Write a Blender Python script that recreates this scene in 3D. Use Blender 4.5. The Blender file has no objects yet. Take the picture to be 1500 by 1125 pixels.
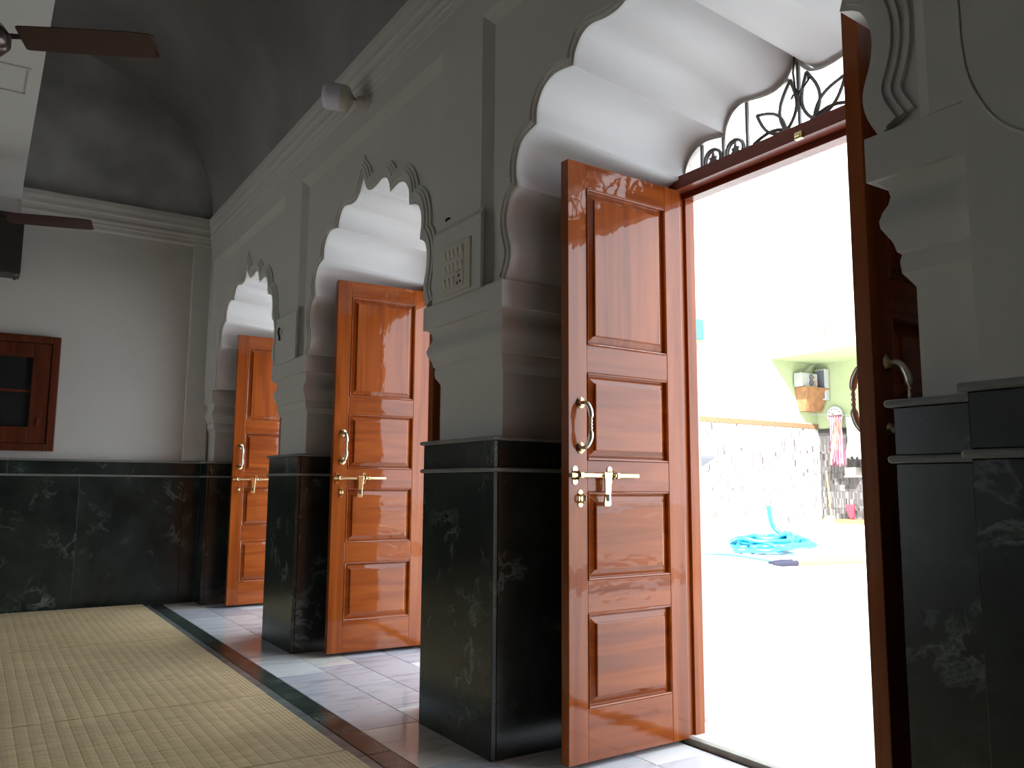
import bpy, bmesh, math, random
from mathutils import Vector, Matrix, geometry
random.seed(7)
R = math.radians
sc = bpy.context.scene
COL = sc.collection

# ------------------------------------------------------------------ camera
cam_d = bpy.data.cameras.new('camera'); cam = bpy.data.objects.new('camera', cam_d); COL.objects.link(cam)
cam_d.sensor_width = 36.0; cam_d.sensor_fit = 'HORIZONTAL'
cam_d.lens = 1199.0 / 1500.0 * 36.0
cam_d.clip_start = 0.02; cam_d.clip_end = 400
yaw, pit, rol = R(33.195), R(7.09), R(0.372)
F = Vector((math.sin(yaw)*math.cos(pit), math.cos(yaw)*math.cos(pit), math.sin(pit)))
Rt = Vector((math.cos(yaw), -math.sin(yaw), 0)); Up = Rt.cross(F)
c_, s_ = math.cos(rol), math.sin(rol)
R2 = c_*Rt + s_*Up; U2 = -s_*Rt + c_*Up
M = Matrix((R2, U2, -F)).transposed().to_4x4(); M.translation = Vector((-1.572, 0, .95))
cam.matrix_world = M
sc.camera = cam

# ------------------------------------------------------------------ world, sun, exposure
w = bpy.data.worlds.new('sky'); sc.world = w; w.use_nodes = True
bg = w.node_tree.nodes['Background']
bg.inputs[0].default_value = (0.80, 0.905, 1.0, 1); bg.inputs[1].default_value = 6.5
sun_d = bpy.data.lights.new('sun', 'SUN'); sun_d.energy = 38.0; sun_d.angle = R(0.6); sun_d.color = (1, .975, .93)
sun = bpy.data.objects.new('sun', sun_d); COL.objects.link(sun); sun.location = (-20, -8, 22)
sun.rotation_euler = Vector((1, .75, -1.03)).to_track_quat('-Z', 'Y').to_euler()
vs = sc.view_settings
vs.view_transform = 'Standard'; vs.look = 'None'; vs.gamma = 1; vs.use_curve_mapping = False
vs.exposure = -0.28
try:
    sc.cycles.max_bounces = 14; sc.cycles.diffuse_bounces = 10; sc.cycles.glossy_bounces = 5
    sc.cycles.sample_clamp_indirect = 12.0; sc.cycles.use_denoising = True
except Exception: pass

# ------------------------------------------------------------------ materials
def new_mat(name):
    m = bpy.data.materials.new(name); m.use_nodes = True
    return m, m.node_tree.nodes, m.node_tree.links, m.node_tree.nodes['Principled BSDF']
def N(nodes, t, **kw):
    n = nodes.new(t)
    for k, v in kw.items(): setattr(n, k, v)
    return n
def ramp(nodes, stops, interp='LINEAR'):
    r = nodes.new('ShaderNodeValToRGB'); e = r.color_ramp.elements; r.color_ramp.interpolation = interp
    while len(e) < len(stops): e.new(.5)
    for el, (p, c) in zip(e, stops): el.position = p; el.color = (*c, 1)
    return r
def coords(nodes, links, scale=(1, 1, 1), kind='Object', jitter=False):
    tc = nodes.new('ShaderNodeTexCoord'); mp = nodes.new('ShaderNodeMapping')
    mp.inputs['Scale'].default_value = scale
    links.new(tc.outputs[kind], mp.inputs['Vector'])
    if jitter:
        oi = nodes.new('ShaderNodeObjectInfo'); mu = nodes.new('ShaderNodeMath'); mu.operation = 'MULTIPLY'
        mu.inputs[1].default_value = 37.0; links.new(oi.outputs['Random'], mu.inputs[0]); links.new(mu.outputs[0], mp.inputs['Location'])
    return mp
def simple(name, col, rough=.5, metal=0, bump=0, bscale=40, var=0, vscale=3, coat=0, spec=None):
    m, n, l, p = new_mat(name)
    p.inputs['Base Color'].default_value = (*col, 1); p.inputs['Roughness'].default_value = rough
    p.inputs['Metallic'].default_value = metal; p.inputs['Coat Weight'].default_value = coat
    if spec is not None: p.inputs['Specular IOR Level'].default_value = spec
    mp = coords(n, l)
    if var:
        t = N(n, 'ShaderNodeTexNoise'); t.inputs['Scale'].default_value = vscale; t.inputs['Detail'].default_value = 4
        l.new(mp.outputs[0], t.inputs[0])
        r = ramp(n, [(.3, tuple(max(0, c*(1-var)) for c in col)), (.7, tuple(min(1, c*(1+var)) for c in col))])
        l.new(t.outputs[0], r.inputs[0]); l.new(r.outputs[0], p.inputs['Base Color'])
    if bump:
        t = N(n, 'ShaderNodeTexNoise'); t.inputs['Scale'].default_value = bscale; t.inputs['Detail'].default_value = 3
        l.new(mp.outputs[0], t.inputs[0]); b = N(n, 'ShaderNodeBump'); b.inputs['Strength'].default_value = bump; b.inputs['Distance'].default_value = .01
        l.new(t.outputs[0], b.inputs['Height']); l.new(b.outputs[0], p.inputs['Normal'])
    return m
def wood(name, axis, dark, mid, light, rough=.38, coat=1.0, crough=.035):
    m, n, l, p = new_mat(name)
    s = {'z': (16, 16, 1.0), 'x': (1.3, 16, 16), 'y': (16, 1.0, 16)}[axis]
    mp = coords(n, l, s, jitter=True)
    t = N(n, 'ShaderNodeTexNoise'); t.inputs['Scale'].default_value = 1; t.inputs['Detail'].default_value = 7; t.inputs['Distortion'].default_value = .9
    l.new(mp.outputs[0], t.inputs[0])
    r = ramp(n, [(.25, dark), (.48, mid), (.75, light)]); l.new(t.outputs[0], r.inputs[0])
    l.new(r.outputs[0], p.inputs['Base Color'])
    p.inputs['Roughness'].default_value = rough; p.inputs['Coat Weight'].default_value = coat; p.inputs['Coat Roughness'].default_value = crough
    p.inputs['Specular IOR Level'].default_value = .08; p.inputs['Coat IOR'].default_value = 1.42
    mp2 = coords(n, l, (5, 5, 2.5) if axis == 'z' else (2.5, 5, 5))
    t2 = N(n, 'ShaderNodeTexNoise'); t2.inputs['Scale'].default_value = 1.6; t2.inputs['Detail'].default_value = 3
    l.new(mp2.outputs[0], t2.inputs[0])
    b = N(n, 'ShaderNodeBump'); b.inputs['Strength'].default_value = .22; b.inputs['Distance'].default_value = .012
    l.new(t2.outputs[0], b.inputs['Height']); l.new(b.outputs[0], p.inputs['Normal']); l.new(b.outputs[0], p.inputs['Coat Normal'])
    return m
TD, TM, TL = (.17, .033, .004), (.265, .056, .007), (.37, .090, .012)
M_WOODZ = wood('varnished_teak_upright', 'z', TD, TM, TL)
M_WOODX = wood('varnished_teak_cross', 'x', TD, TM, TL)
M_FRAME = wood('reddish_frame_wood', 'y', (.10, .022, .012), (.17, .035, .018), (.22, .05, .026), .4, .6, .2)
M_FRAMEZ = wood('reddish_post_wood', 'z', TD, TM, TL, .35, .8, .12)
M_WINWOOD = wood('dark_window_wood', 'z', (.07, .018, .009), (.11, .027, .013), (.16, .042, .019), .4, .5, .25)

def plaster(name, col, rough=.55):
    return simple(name, col, rough, bump=.12, bscale=14, var=.035, vscale=2.2)
M_PLAS = plaster('white_plaster', (.645, .635, .605))
M_INTRA = plaster('arch_soffit_plaster', (.745, .75, .755))
M_VAULT = simple('dark_grey_vault', (.31, .303, .303), .95, bump=.25, bscale=9, var=.16, vscale=1.6)
M_LUN = simple('stained_lunette', (.47, .485, .485), .8, bump=.35, bscale=9, var=.45, vscale=1.4)

def green_marble(name, k=1.0, vs_=1.0):
    m, n, l, p = new_mat(name)
    mp = coords(n, l, (vs_,)*3, jitter=True)
    t = N(n, 'ShaderNodeTexNoise'); t.inputs['Scale'].default_value = 3.2; t.inputs['Detail'].default_value = 8; t.inputs['Roughness'].default_value = .62
    l.new(mp.outputs[0], t.inputs[0])
    r = ramp(n, [(.35, (.012, .017, .016)), (.60, (.028*k, .040*k, .035*k)), (.80, (.062*k, .082*k, .072*k))]); l.new(t.outputs[0], r.inputs[0])
    t2 = N(n, 'ShaderNodeTexNoise'); t2.inputs['Scale'].default_value = 5.0; t2.inputs['Detail'].default_value = 9; t2.inputs['Roughness'].default_value = .62; t2.inputs['Distortion'].default_value = .5
    l.new(mp.outputs[0], t2.inputs[0])
    sub = N(n, 'ShaderNodeMath', operation='SUBTRACT'); sub.inputs[1].default_value = .5; l.new(t2.outputs[0], sub.inputs[0])
    ab = N(n, 'ShaderNodeMath', operation='ABSOLUTE'); l.new(sub.outputs[0], ab.inputs[0])
    vr = ramp(n, [(0.0, (1, 1, 1)), (.006, (.55, .55, .55)), (.035, (0, 0, 0))]); l.new(ab.outputs[0], vr.inputs[0])
    t3 = N(n, 'ShaderNodeTexNoise'); t3.inputs['Scale'].default_value = 4.2; t3.inputs['Detail'].default_value = 5; l.new(mp.outputs[0], t3.inputs[0])
    mr = ramp(n, [(.52, (0, 0, 0)), (.72, (1, 1, 1))]); l.new(t3.outputs[0], mr.inputs[0])
    mu = N(n, 'ShaderNodeMath', operation='MULTIPLY'); l.new(vr.outputs[0], mu.inputs[0]); l.new(mr.outputs[0], mu.inputs[1])
    mx = N(n, 'ShaderNodeMixRGB'); mx.inputs[2].default_value = (.20, .25, .225, 1)
    l.new(mu.outputs[0], mx.inputs[0]); l.new(r.outputs[0], mx.inputs[1]); l.new(mx.outputs[0], p.inputs['Base Color'])
    p.inputs['Roughness'].default_value = .24
    return m
M_GREEN = green_marble('green_marble')
M_BORDER = green_marble('mottled_green_border_marble', 2.2, 3.0)
M_LEDGE = simple('grey_green_marble_edge', (.24, .25, .235), .35, var=.2, vscale=6)
M_GREYSTRIP = simple('grey_marble_strip', (.16, .18, .175), .3, var=.35, vscale=9)

def floor_tile():
    m, n, l, p = new_mat('polished_marble_tile')
    oi = n.new('ShaderNodeObjectInfo')
    base = ramp(n, [(0, (.80, .83, .86)), (.22, (.60, .62, .68)), (.40, (.86, .88, .88)), (.58, (.72, .75, .80)), (.74, (.80, .78, .73)), (.88, (.52, .53, .59))], 'CONSTANT')
    l.new(oi.outputs['Random'], base.inputs[0])
    mp = coords(n, l, (1.2, 4.5, 1), jitter=True)
    t = N(n, 'ShaderNodeTexNoise'); t.inputs['Scale'].default_value = 2.2; t.inputs['Detail'].default_value = 7; t.inputs['Distortion'].default_value = 1.4
    l.new(mp.outputs[0], t.inputs[0])
    v = ramp(n, [(.30, (.72, .71, .72)), (.5, (1, 1, 1)), (.66, (1.0, .99, .97)), (.80, (.80, .70, .56))]); l.new(t.outputs[0], v.inputs[0])
    mx = N(n, 'ShaderNodeMixRGB', blend_type='MULTIPLY'); mx.inputs[0].default_value = 1
    l.new(base.outputs[0], mx.inputs[1]); l.new(v.outputs[0], mx.inputs[2]); l.new(mx.outputs[0], p.inputs['Base Color'])
    p.inputs['Roughness'].default_value = .10
    return m
M_TILE = floor_tile()
M_GROUT = simple('tile_grout', (.30, .29, .28), .8)
def mat_straw():
    m, n, l, p = new_mat('woven_straw')
    mp = coords(n, l, (1, 1, 1))
    w1 = N(n, 'ShaderNodeTexNoise'); w1.inputs['Scale'].default_value = 1; w1.inputs['Detail'].default_value = 3
    mpa = coords(n, l, (9, 120, 9)); l.new(mpa.outputs[0], w1.inputs[0])
    w2 = N(n, 'ShaderNodeTexNoise'); w2.inputs['Scale'].default_value = 2.3; w2.inputs['Detail'].default_value = 5; l.new(mp.outputs[0], w2.inputs[0])
    r1 = ramp(n, [(.3, (.56, .42, .22)), (.55, (.77, .595, .345)), (.75, (.84, .69, .43))]); l.new(w1.outputs[0], r1.inputs[0])
    r2 = ramp(n, [(.3, (.82, .81, .80)), (.7, (1, 1, 1))]); l.new(w2.outputs[0], r2.inputs[0])
    mx = N(n, 'ShaderNodeMixRGB', blend_type='MULTIPLY'); mx.inputs[0].default_value = 1
    l.new(r1.outputs[0], mx.inputs[1]); l.new(r2.outputs[0], mx.inputs[2]); l.new(mx.outputs[0], p.inputs['Base Color'])
    p.inputs['Roughness'].default_value = .55
    b = N(n, 'ShaderNodeBump'); b.inputs['Strength'].default_value = .5; b.inputs['Distance'].default_value = .003
    l.new(w1.outputs[0], b.inputs['Height']); l.new(b.outputs[0], p.inputs['Normal'])
    return m
M_STRAW = mat_straw()
M_BRASS = simple('polished_brass', (.80, .66, .36), .16, 1.0)
M_CHROME = simple('worn_steel', (.74, .70, .62), .33, 1.0)
M_IRON = simple('grey_painted_iron', (.17, .16, .15), .45, .3)
M_BAND = simple('galvanised_band', (.55, .52, .48), .35, .6, var=.25, vscale=20)
M_FAN = simple('brown_fan_enamel', (.060, .030, .027), .3, .1)
M_FANM = simple('bronze_fan_motor', (.075, .055, .05), .22, .5)
M_BLACK = simple('black_plastic', (.028, .026, .026), .45)
M_IVORY = simple('ivory_plastic', (.66, .62, .54), .35)
M_SWITCH = simple('ivory_switch', (.72, .69, .60), .3)
M_HOLE = simple('dark_socket_hole', (.02, .018, .016), .6)
M_LAMP = simple('frosted_bulb_cover', (.80, .78, .88), .22)
M_GLASS = simple('dark_window_glass', (.022, .025, .024), .08, spec=.6)
M_PAVE = simple('white_courtyard_marble', (.78, .78, .76), .35, var=.04, vscale=1.5)
M_GREENP = simple('pale_green_paint', (.27, .31, .175), .7, var=.05)
M_CREAM = simple('cream_paint', (.50, .49, .46), .7)
M_BROWN = simple('brown_listello', (.16, .085, .05), .4, var=.3, vscale=30)
M_SHELF = simple('brown_wood_shelf', (.20, .09, .04), .5, var=.25, vscale=6)
M_HOSE = simple('turquoise_hose', (.010, .23, .38), .4)
M_CANE = simple('yellow_bamboo', (.24, .155, .05), .5)
M_NAVY = simple('navy_cloth', (.006, .006, .022), .8)
M_WHITEP = simple('white_plastic', (.30, .30, .295), .4)
M_GREYP = simple('grey_speaker_cloth', (.085, .085, .11), .7)
M_RED = simple('red_plastic', (.30, .012, .025), .4)
M_BLUE = simple('blue_board', (.03, .14, .36), .5)
M_PINKCOL = simple('pinkish_column_stone', (.62, .52, .50), .5)
M_TERRA = simple('terracotta_stone', (.42, .22, .14), .7, var=.2, vscale=2)
M_THRESH = simple('olive_grey_threshold', (.30, .285, .235), .5, var=.2, vscale=12)
M_GREYST = simple('grey_stone', (.38, .36, .33), .7)

def wall_tile(name, cols):
    m, n, l, p = new_mat(name)
    mp = coords(n, l, (26, 26, 5.5), jitter=True)
    br = N(n, 'ShaderNodeTexWhiteNoise', noise_dimensions='3D')
    sn = N(n, 'ShaderNodeVectorMath', operation='FLOOR'); l.new(mp.outputs[0], sn.inputs[0]); l.new(sn.outputs[0], br.inputs[0])
    r = ramp(n, list(zip((0, .06, .5, .75), cols)), 'CONSTANT')
    l.new(br.outputs['Value'], r.inputs[0]); l.new(r.outputs[0], p.inputs['Base Color']); p.inputs['Roughness'].default_value = .25
    return m
M_WTILE_SUN = wall_tile('sunlit_dashed_wall_tile', ((.07, .06, .06), (.30, .28, .28), (.36, .34, .34), (.42, .40, .40)))  # tile colour lightened for the sunlit wall
M_WTILE_SHADE = wall_tile('shaded_dashed_wall_tile', ((.02, .018, .018), (.045, .041, .041), (.062, .057, .057), (.10, .095, .095)))  # same tile, verandah shade put into its colour
def stripes():
    m, n, l, p = new_mat('pink_striped_towel')
    mp = coords(n, l, (1, 13, 1)); s = N(n, 'ShaderNodeSeparateXYZ'); l.new(mp.outputs[0], s.inputs[0])
    fr = N(n, 'ShaderNodeMath', operation='FRACT'); l.new(s.outputs[1], fr.inputs[0])
    r = ramp(n, [(0, (.22, .018, .060)), (.32, (.20, .165, .17)), (.55, (.20, .12, .03)), (.66, (.22, .020, .070)), (.85, (.21, .18, .185))], 'CONSTANT')
    l.new(fr.outputs[0], r.inputs[0]); l.new(r.outputs[0], p.inputs['Base Color']); p.inputs['Roughness'].default_value = .9
    return m
M_TOWEL = stripes()

# ------------------------------------------------------------------ mesh helpers
def bx(bm, x0, x1, y0, y1, z0, z1):
    vs_ = [bm.verts.new((x, y, z)) for x in (x0, x1) for y in (y0, y1) for z in (z0, z1)]
    for f in ((0, 1, 3, 2), (4, 6, 7, 5), (0, 4, 5, 1), (2, 3, 7, 6), (0, 2, 6, 4), (1, 5, 7, 3)):
        bm.faces.new([vs_[i] for i in f])
def loft(bm, rings, closed=True, cap=True):
    rs = [[bm.verts.new(p) for p in r] for r in rings]
    n = len(rs[0])
    for a, b in zip(rs, rs[1:]):
        for i in range(n if closed else n-1):
            j = (i+1) % n
            bm.faces.new((a[i], a[j], b[j], b[i]))
    if cap and closed:
        bm.faces.new(rs[0][::-1]); bm.faces.new(rs[-1])
def tube(bm, pts, r, n=8, closed=False):
    pts = [Vector(p) for p in pts]; rings = []
    rr = r if isinstance(r, (list, tuple)) else [r]*len(pts)
    up = None
    for i, p in enumerate(pts):
        if closed: t = (pts[(i+1) % len(pts)] - pts[i-1])
        else: t = pts[min(i+1, len(pts)-1)] - pts[max(i-1, 0)]
        t.normalize()
        if up is None:
            up = Vector((0, 0, 1)) if abs(t.z) < .9 else Vector((1, 0, 0))
        a = t.cross(up)
        if a.length < 1e-4: a = t.cross(Vector((0, 1, 0)))
        a.normalize(); b = a.cross(t).normalized(); up = b
        rings.append([p + rr[i]*(math.cos(2*math.pi*k/n)*a + math.sin(2*math.pi*k/n)*b) for k in range(n)])
    if closed:
        rs = [[bm.verts.new(p) for p in g] for g in rings]
        for q in range(len(rs)):
            A, B = rs[q], rs[(q+1) % len(rs)]
            for i in range(n): bm.faces.new((A[i], A[(i+1) % n], B[(i+1) % n], B[i]))
    else: loft(bm, rings)
def lathe(bm, prof, c, axis='z', n=24):
    rings = []
    c = Vector(c)
    for r, h in prof:
        g = []
        for k in range(n):
            a = 2*math.pi*k/n; u, v = r*math.cos(a), r*math.sin(a)
            g.append(c + (Vector((u, v, h)) if axis == 'z' else Vector((h, u, v)) if axis == 'x' else Vector((v, h, u))))
        rings.append(g)
    loft(bm, rings)
def prism(bm, poly, fa, fb):
    """poly: list of 2D points; fa/fb map a 2D point to the two end faces"""
    a = [bm.verts.new(fa(p)) for p in poly]; b = [bm.verts.new(fb(p)) for p in poly]
    n = len(poly)
    for i in range(n):
        j = (i+1) % n
        bm.faces.new((a[i], a[j], b[j], b[i]))
    tri = geometry.tessellate_polygon([[Vector((p[0], p[1], 0)) for p in poly]])
    for t in tri:
        if len(set(t)) == 3:
            for V in (a, b):
                try: bm.faces.new([V[i] for i in t])
                except ValueError: pass
def obj(name, bm, mat, parent=None, bevel=0, smooth=False, seg=2, label=None):
    bmesh.ops.recalc_face_normals(bm, faces=bm.faces)
    me = bpy.data.meshes.new(name); bm.to_mesh(me); bm.free()
    me.materials.append(mat)
    o = bpy.data.objects.new(name, me); COL.objects.link(o)
    if parent: attach(o, parent)
    if smooth:
        me.polygons.foreach_set('use_smooth', [True]*len(me.polygons)); me.set_sharp_from_angle(angle=R(smooth if smooth > 1 else 40))
    if bevel:
        b = o.modifiers.new('bevel', 'BEVEL'); b.width = bevel; b.segments = seg; b.limit_method = 'ANGLE'; b.angle_limit = R(35)
    if label: o['label'] = label
    return o
def wmat(o):
    m = Matrix.LocRotScale(o.location, o.rotation_euler, o.scale)
    return m if o.parent is None else wmat(o.parent) @ o.matrix_parent_inverse @ m
def attach(o, parent):
    o.parent = parent; o.matrix_parent_inverse = wmat(parent).inverted()
def box(name, d, mat, parent=None, bevel=0, **k):
    bm = bmesh.new(); bx(bm, *d); return obj(name, bm, mat, parent, bevel, **k)
def empty(name, loc=(0, 0, 0)):
    o = bpy.data.objects.new(name, None); COL.objects.link(o); o.location = loc; o.empty_display_size = .1
    return o
def tag(o, label, cat, group=None, kind=None):
    o['label'] = label
    if cat: o['category'] = cat
    if group: o['group'] = group
    if kind: o['kind'] = kind
    return o
def struct(o, label=None):
    o['kind'] = 'structure'
    if label: o['label'] = label
    return o
def crs(pts, n=6):
    """Catmull-Rom through 2D/3D points"""
    P = [Vector(p) for p in pts]; out = []
    for i in range(len(P)-1):
        p0 = P[max(i-1, 0)]; p1 = P[i]; p2 = P[i+1]; p3 = P[min(i+2, len(P)-1)]
        for k in range(n):
            t = k/n
            out.append(.5*((2*p1) + (p2-p0)*t + (2*p0-5*p1+4*p2-p3)*t*t + (3*p1-p0-3*p2+p3)*t*t*t))
    out.append(P[-1]); return out

# ------------------------------------------------------------------ layout
ARCH = [1.738, 3.872, 6.04]
PIL = [(.42, .973), (2.52, 3.073), (4.67, 5.219), (6.872, 7.30)]
YB = 7.09            # back wall marble face
XO = .87             # outer face of the arched wall
ZC = 3.185           # cornice top / vault springing
segs = [  # half of the cusped arch, from foot to apex: (distance from centre, height), one list per lobe
    [(.752, 1.706), (.722, 1.765), (.716, 1.82), (.738, 1.89), (.742, 1.955), (.718, 2.015), (.668, 2.042)],
    [(.668, 2.042), (.682, 2.095), (.676, 2.155), (.640, 2.210), (.552, 2.236)],
    [(.552, 2.236), (.548, 2.300), (.508, 2.355), (.440, 2.378), (.338, 2.362)],
    [(.338, 2.362), (.326, 2.405), (.292, 2.448), (.240, 2.462), (.165, 2.448), (.095, 2.448), (.040, 2.478), (.0, 2.545)],
]
half = []
for s in segs:
    c = crs([(a, b) for a, b in s], 5)
    half += [tuple(v) for v in (c if not half else c[1:])]
def arch_curve(cy, dz=0.0, sgn_all=True):
    left = [(cy - d, z + (dz*min(1, max(0, (z-1.706)/.5)))) for d, z in half]
    right = [(cy + d, z + (dz*min(1, max(0, (z-1.706)/.5)))) for d, z in half[::-1]][1:]
    return left + right

# ------------------------------------------------------------------ floor
fl = struct(box('floor', (-6.5, .84, -6.0, 7.2, -.12, -.006), M_GROUT), 'polished marble floor of the hall beside the straw mats')
shared = {}
def tile_piece(name, x0, x1, y0, y1, ztop, mat, parent, gap=.0015, th=.012):
    lx, ly = round(x1-x0-2*gap, 3), round(y1-y0-2*gap, 3)
    key = (lx, ly, mat.name, th)
    if key not in shared:
        bm = bmesh.new(); e = .0015
        loft(bm, [[(-lx/2, -ly/2, -th), (lx/2, -ly/2, -th), (lx/2, ly/2, -th), (-lx/2, ly/2, -th)],
                  [(-lx/2, -ly/2, -e), (lx/2, -ly/2, -e), (lx/2, ly/2, -e), (-lx/2, ly/2, -e)],
                  [(-lx/2+e, -ly/2+e, 0), (lx/2-e, -ly/2+e, 0), (lx/2-e, ly/2-e, 0), (-lx/2+e, ly/2-e, 0)]])
        bmesh.ops.recalc_face_normals(bm, faces=bm.faces)
        me = bpy.data.meshes.new(name); bm.to_mesh(me); bm.free(); me.materials.append(mat); shared[key] = me
    o = bpy.data.objects.new(name, shared[key]); COL.objects.link(o); o.location = ((x0+x1)/2, (y0+y1)/2, ztop)
    attach(o, parent); return o
xs = [-.236, .015, .230, .470, .72]
rowj = [[7.15, 6.66, 6.205, 5.70, 5.18, 4.66, 4.157, 3.64, 3.10, 2.60, 2.1, 1.6, 1.1, .6, .1, -.4, -.9, -1.4],
        [7.15, 6.78, 6.204, 5.66, 5.22, 4.76, 4.27, 3.82, 3.33, 2.85, 2.4, 1.9, 1.4, .9, .4, -.1, -.6, -1.2],
        [7.15, 6.50, 5.98, 5.45, 4.90, 4.40, 3.90, 3.45, 2.98, 2.5, 2.0, 1.5, 1.0, .5, 0, -.5, -1.1],
        [7.15, 6.70, 6.20, 5.68, 5.15, 4.62, 4.10, 3.62, 3.15, 2.65, 2.2, 1.7, 1.2, .7, .2, -.3, -.9]]
for i in range(4):
    for a, b in zip(rowj[i], rowj[i][1:]):
        tile_piece('marble_tile', xs[i], xs[i+1], b, a, 0, M_TILE, fl)
y = 7.09
while y > -.6:
    tile_piece('border_tile', -.332, -.236, y-.305, y, 0, M_BORDER, fl); y -= .305
y = 7.09
while y > -.6:
    tile_piece('border_strip', -.40, -.332, y-.61, y, 0, M_GREYSTRIP, fl); y -= .61

# ------------------------------------------------------------------ arched wall (right)
wr = struct(empty('wall_right', (0, 0, 0)), 'white plastered wall of cusped arches with green marble dado')
CAPITAL = [(1.115, .057, .032), (1.37, .057, .032), (1.383, .050, .024), (1.392, .046, .018), (1.400, .040, .012), (1.425, .038, .010), (1.441, .040, .014), (1.447, .032, .008),
           (1.462, .030, .004), (1.473, .026, .0), (1.484, .020, -.006), (1.500, .013, -.015), (1.515, .012, -.017), (1.535, .018, -.012), (1.552, .028, -.004), (1.570, .032, .0), (1.588, .030, -.004),
           (1.602, .020, -.016), (1.606, .018, -.020), (1.607, .005, -.038), (1.706, .005, -.038)]
def slab_ring(parent, a, b, xb, xf, sides):
    """green marble slabs and bullnose ledges round a pillar"""
    t = .02
    for z0, z1 in ((0.0, 1.000), (1.016, 1.114)):
        pieces = [(xf, xf+t, a+.0005, b-.0005)]
        if 'a' in sides: pieces.append((xf+t+.001, xb, a, a+t))
        if 'b' in sides: pieces.append((xf+t+.001, xb, b-t, b))
        for p in pieces: box('marble_slab', (*p, z0, z1), M_GREEN, parent, .0025)
    for z0, z1, pr in ((1.000, 1.016, .012), (1.114, 1.130, .014)):
        bm = bmesh.new(); ya = a-pr if 'a' in sides else a; yb = b+pr if 'b' in sides else b
        bx(bm, xf-pr, xb, ya, yb, z0, z1)
        obj('ledge', bm, M_LEDGE, parent, .0072, seg=3)
for i, (a, b) in enumerate(PIL):
    last = i == len(PIL)-1
    bm = bmesh.new()
    loft(bm, [[(dx, a+dy, z), (XO, a+dy, z), (XO, b-dy, z), (dx, b-dy, z)] for z, dx, dy in CAPITAL])
    pc = obj('pillar', bm, M_PLAS, wr, smooth=30)
    bm = bmesh.new(); bx(bm, .021, XO, a+.021, b-.021, 0, 1.114)
    box('pillar_core', (.022, XO, a+.022, b-.022, 0.0, 1.0), M_PLAS, pc)
    slab_ring(pc, a, min(b, YB) if last else b, .735, 0.0, 'a' if last else 'ab')
# spandrels
mids = [(a+b)/2 for a, b in PIL[:-1]] + [7.3]
for i, cy in enumerate(ARCH):
    ya, yb = mids[i], mids[i+1]
    fr = arch_curve(cy); bk = arch_curve(cy, -.068)
    bm = bmesh.new()
    for X, cur in ((.035, fr), (XO, bk)):
        poly = [(ya, 1.706), (ya, 4.62), (yb, 4.62), (yb, 1.706)] + cur[::-1]
        V = [bm.verts.new((X, p[0], p[1])) for p in poly]
        for t in geometry.tessellate_polygon([[Vector((p[0], p[1], 0)) for p in poly]]):
            if len(set(t)) == 3: bm.faces.new([V[k] for k in t])
    sp = obj('spandrel', bm, M_PLAS, wr)
    bm = bmesh.new()
    A = [bm.verts.new((.035, *p)) for p in fr]; B = [bm.verts.new((XO, *p)) for p in bk]
    for k in range(len(A)-1): bm.faces.new((A[k], A[k+1], B[k+1], B[k]))
    obj('arch_soffit', bm, M_INTRA, wr, smooth=32)
    # raised moulding that follows the arch
    def offset_curve(d):
        pts = []
        L = len(half)
        for k, (x, z) in enumerate(half):
            p0 = half[max(k-1, 0)]; p1 = half[min(k+1, L-1)]
            tx, tz = p1[0]-p0[0], p1[1]-p0[1]; ln = math.hypot(tx, tz) or 1
            pts.append((x + d*tz/ln, z - d*tx/ln))
        keep = [p for p in pts if min(math.hypot(p[0]-h[0], p[1]-h[1]) for h in half) > d*.93 and p[0] >= 0 and p[1] >= 1.706]
        return keep
    for d0, d1, xf in ((.0, .088, .0255), (.012, .070, .018), (.026, .054, .011)):
        inner = half if d0 == 0 else offset_curve(d0)
        outer = offset_curve(d1)
        top_in = (0, 2.545 + d0*1.8); top_out = (0, 2.545 + d1*1.25)
        inner = [p for p in inner if p[0] > 1e-4] + [top_in]; outer = [p for p in outer if p[0] > .012] + [top_out]
        poly = [(cy-x, z) for x, z in inner] + [(cy+x, z) for x, z in inner[::-1]][1:] + [(cy+x, z) for x, z in outer] + [(cy-x, z) for x, z in outer[::-1]][1:]
        bm = bmesh.new(); prism(bm, poly, lambda p: (.036, *p), lambda p: (xf, *p))
        obj('arch_moulding', bm, M_PLAS, wr)
    # finial line above the apex
    bm = bmesh.new(); tube(bm, [(.030, cy+.006*math.sin(k), 2.60+.03*k/3) for k in range(8)], [.012-.0012*k for k in range(8)], 8)
    obj('arch_finial', bm, M_PLAS, wr, smooth=60)
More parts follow.
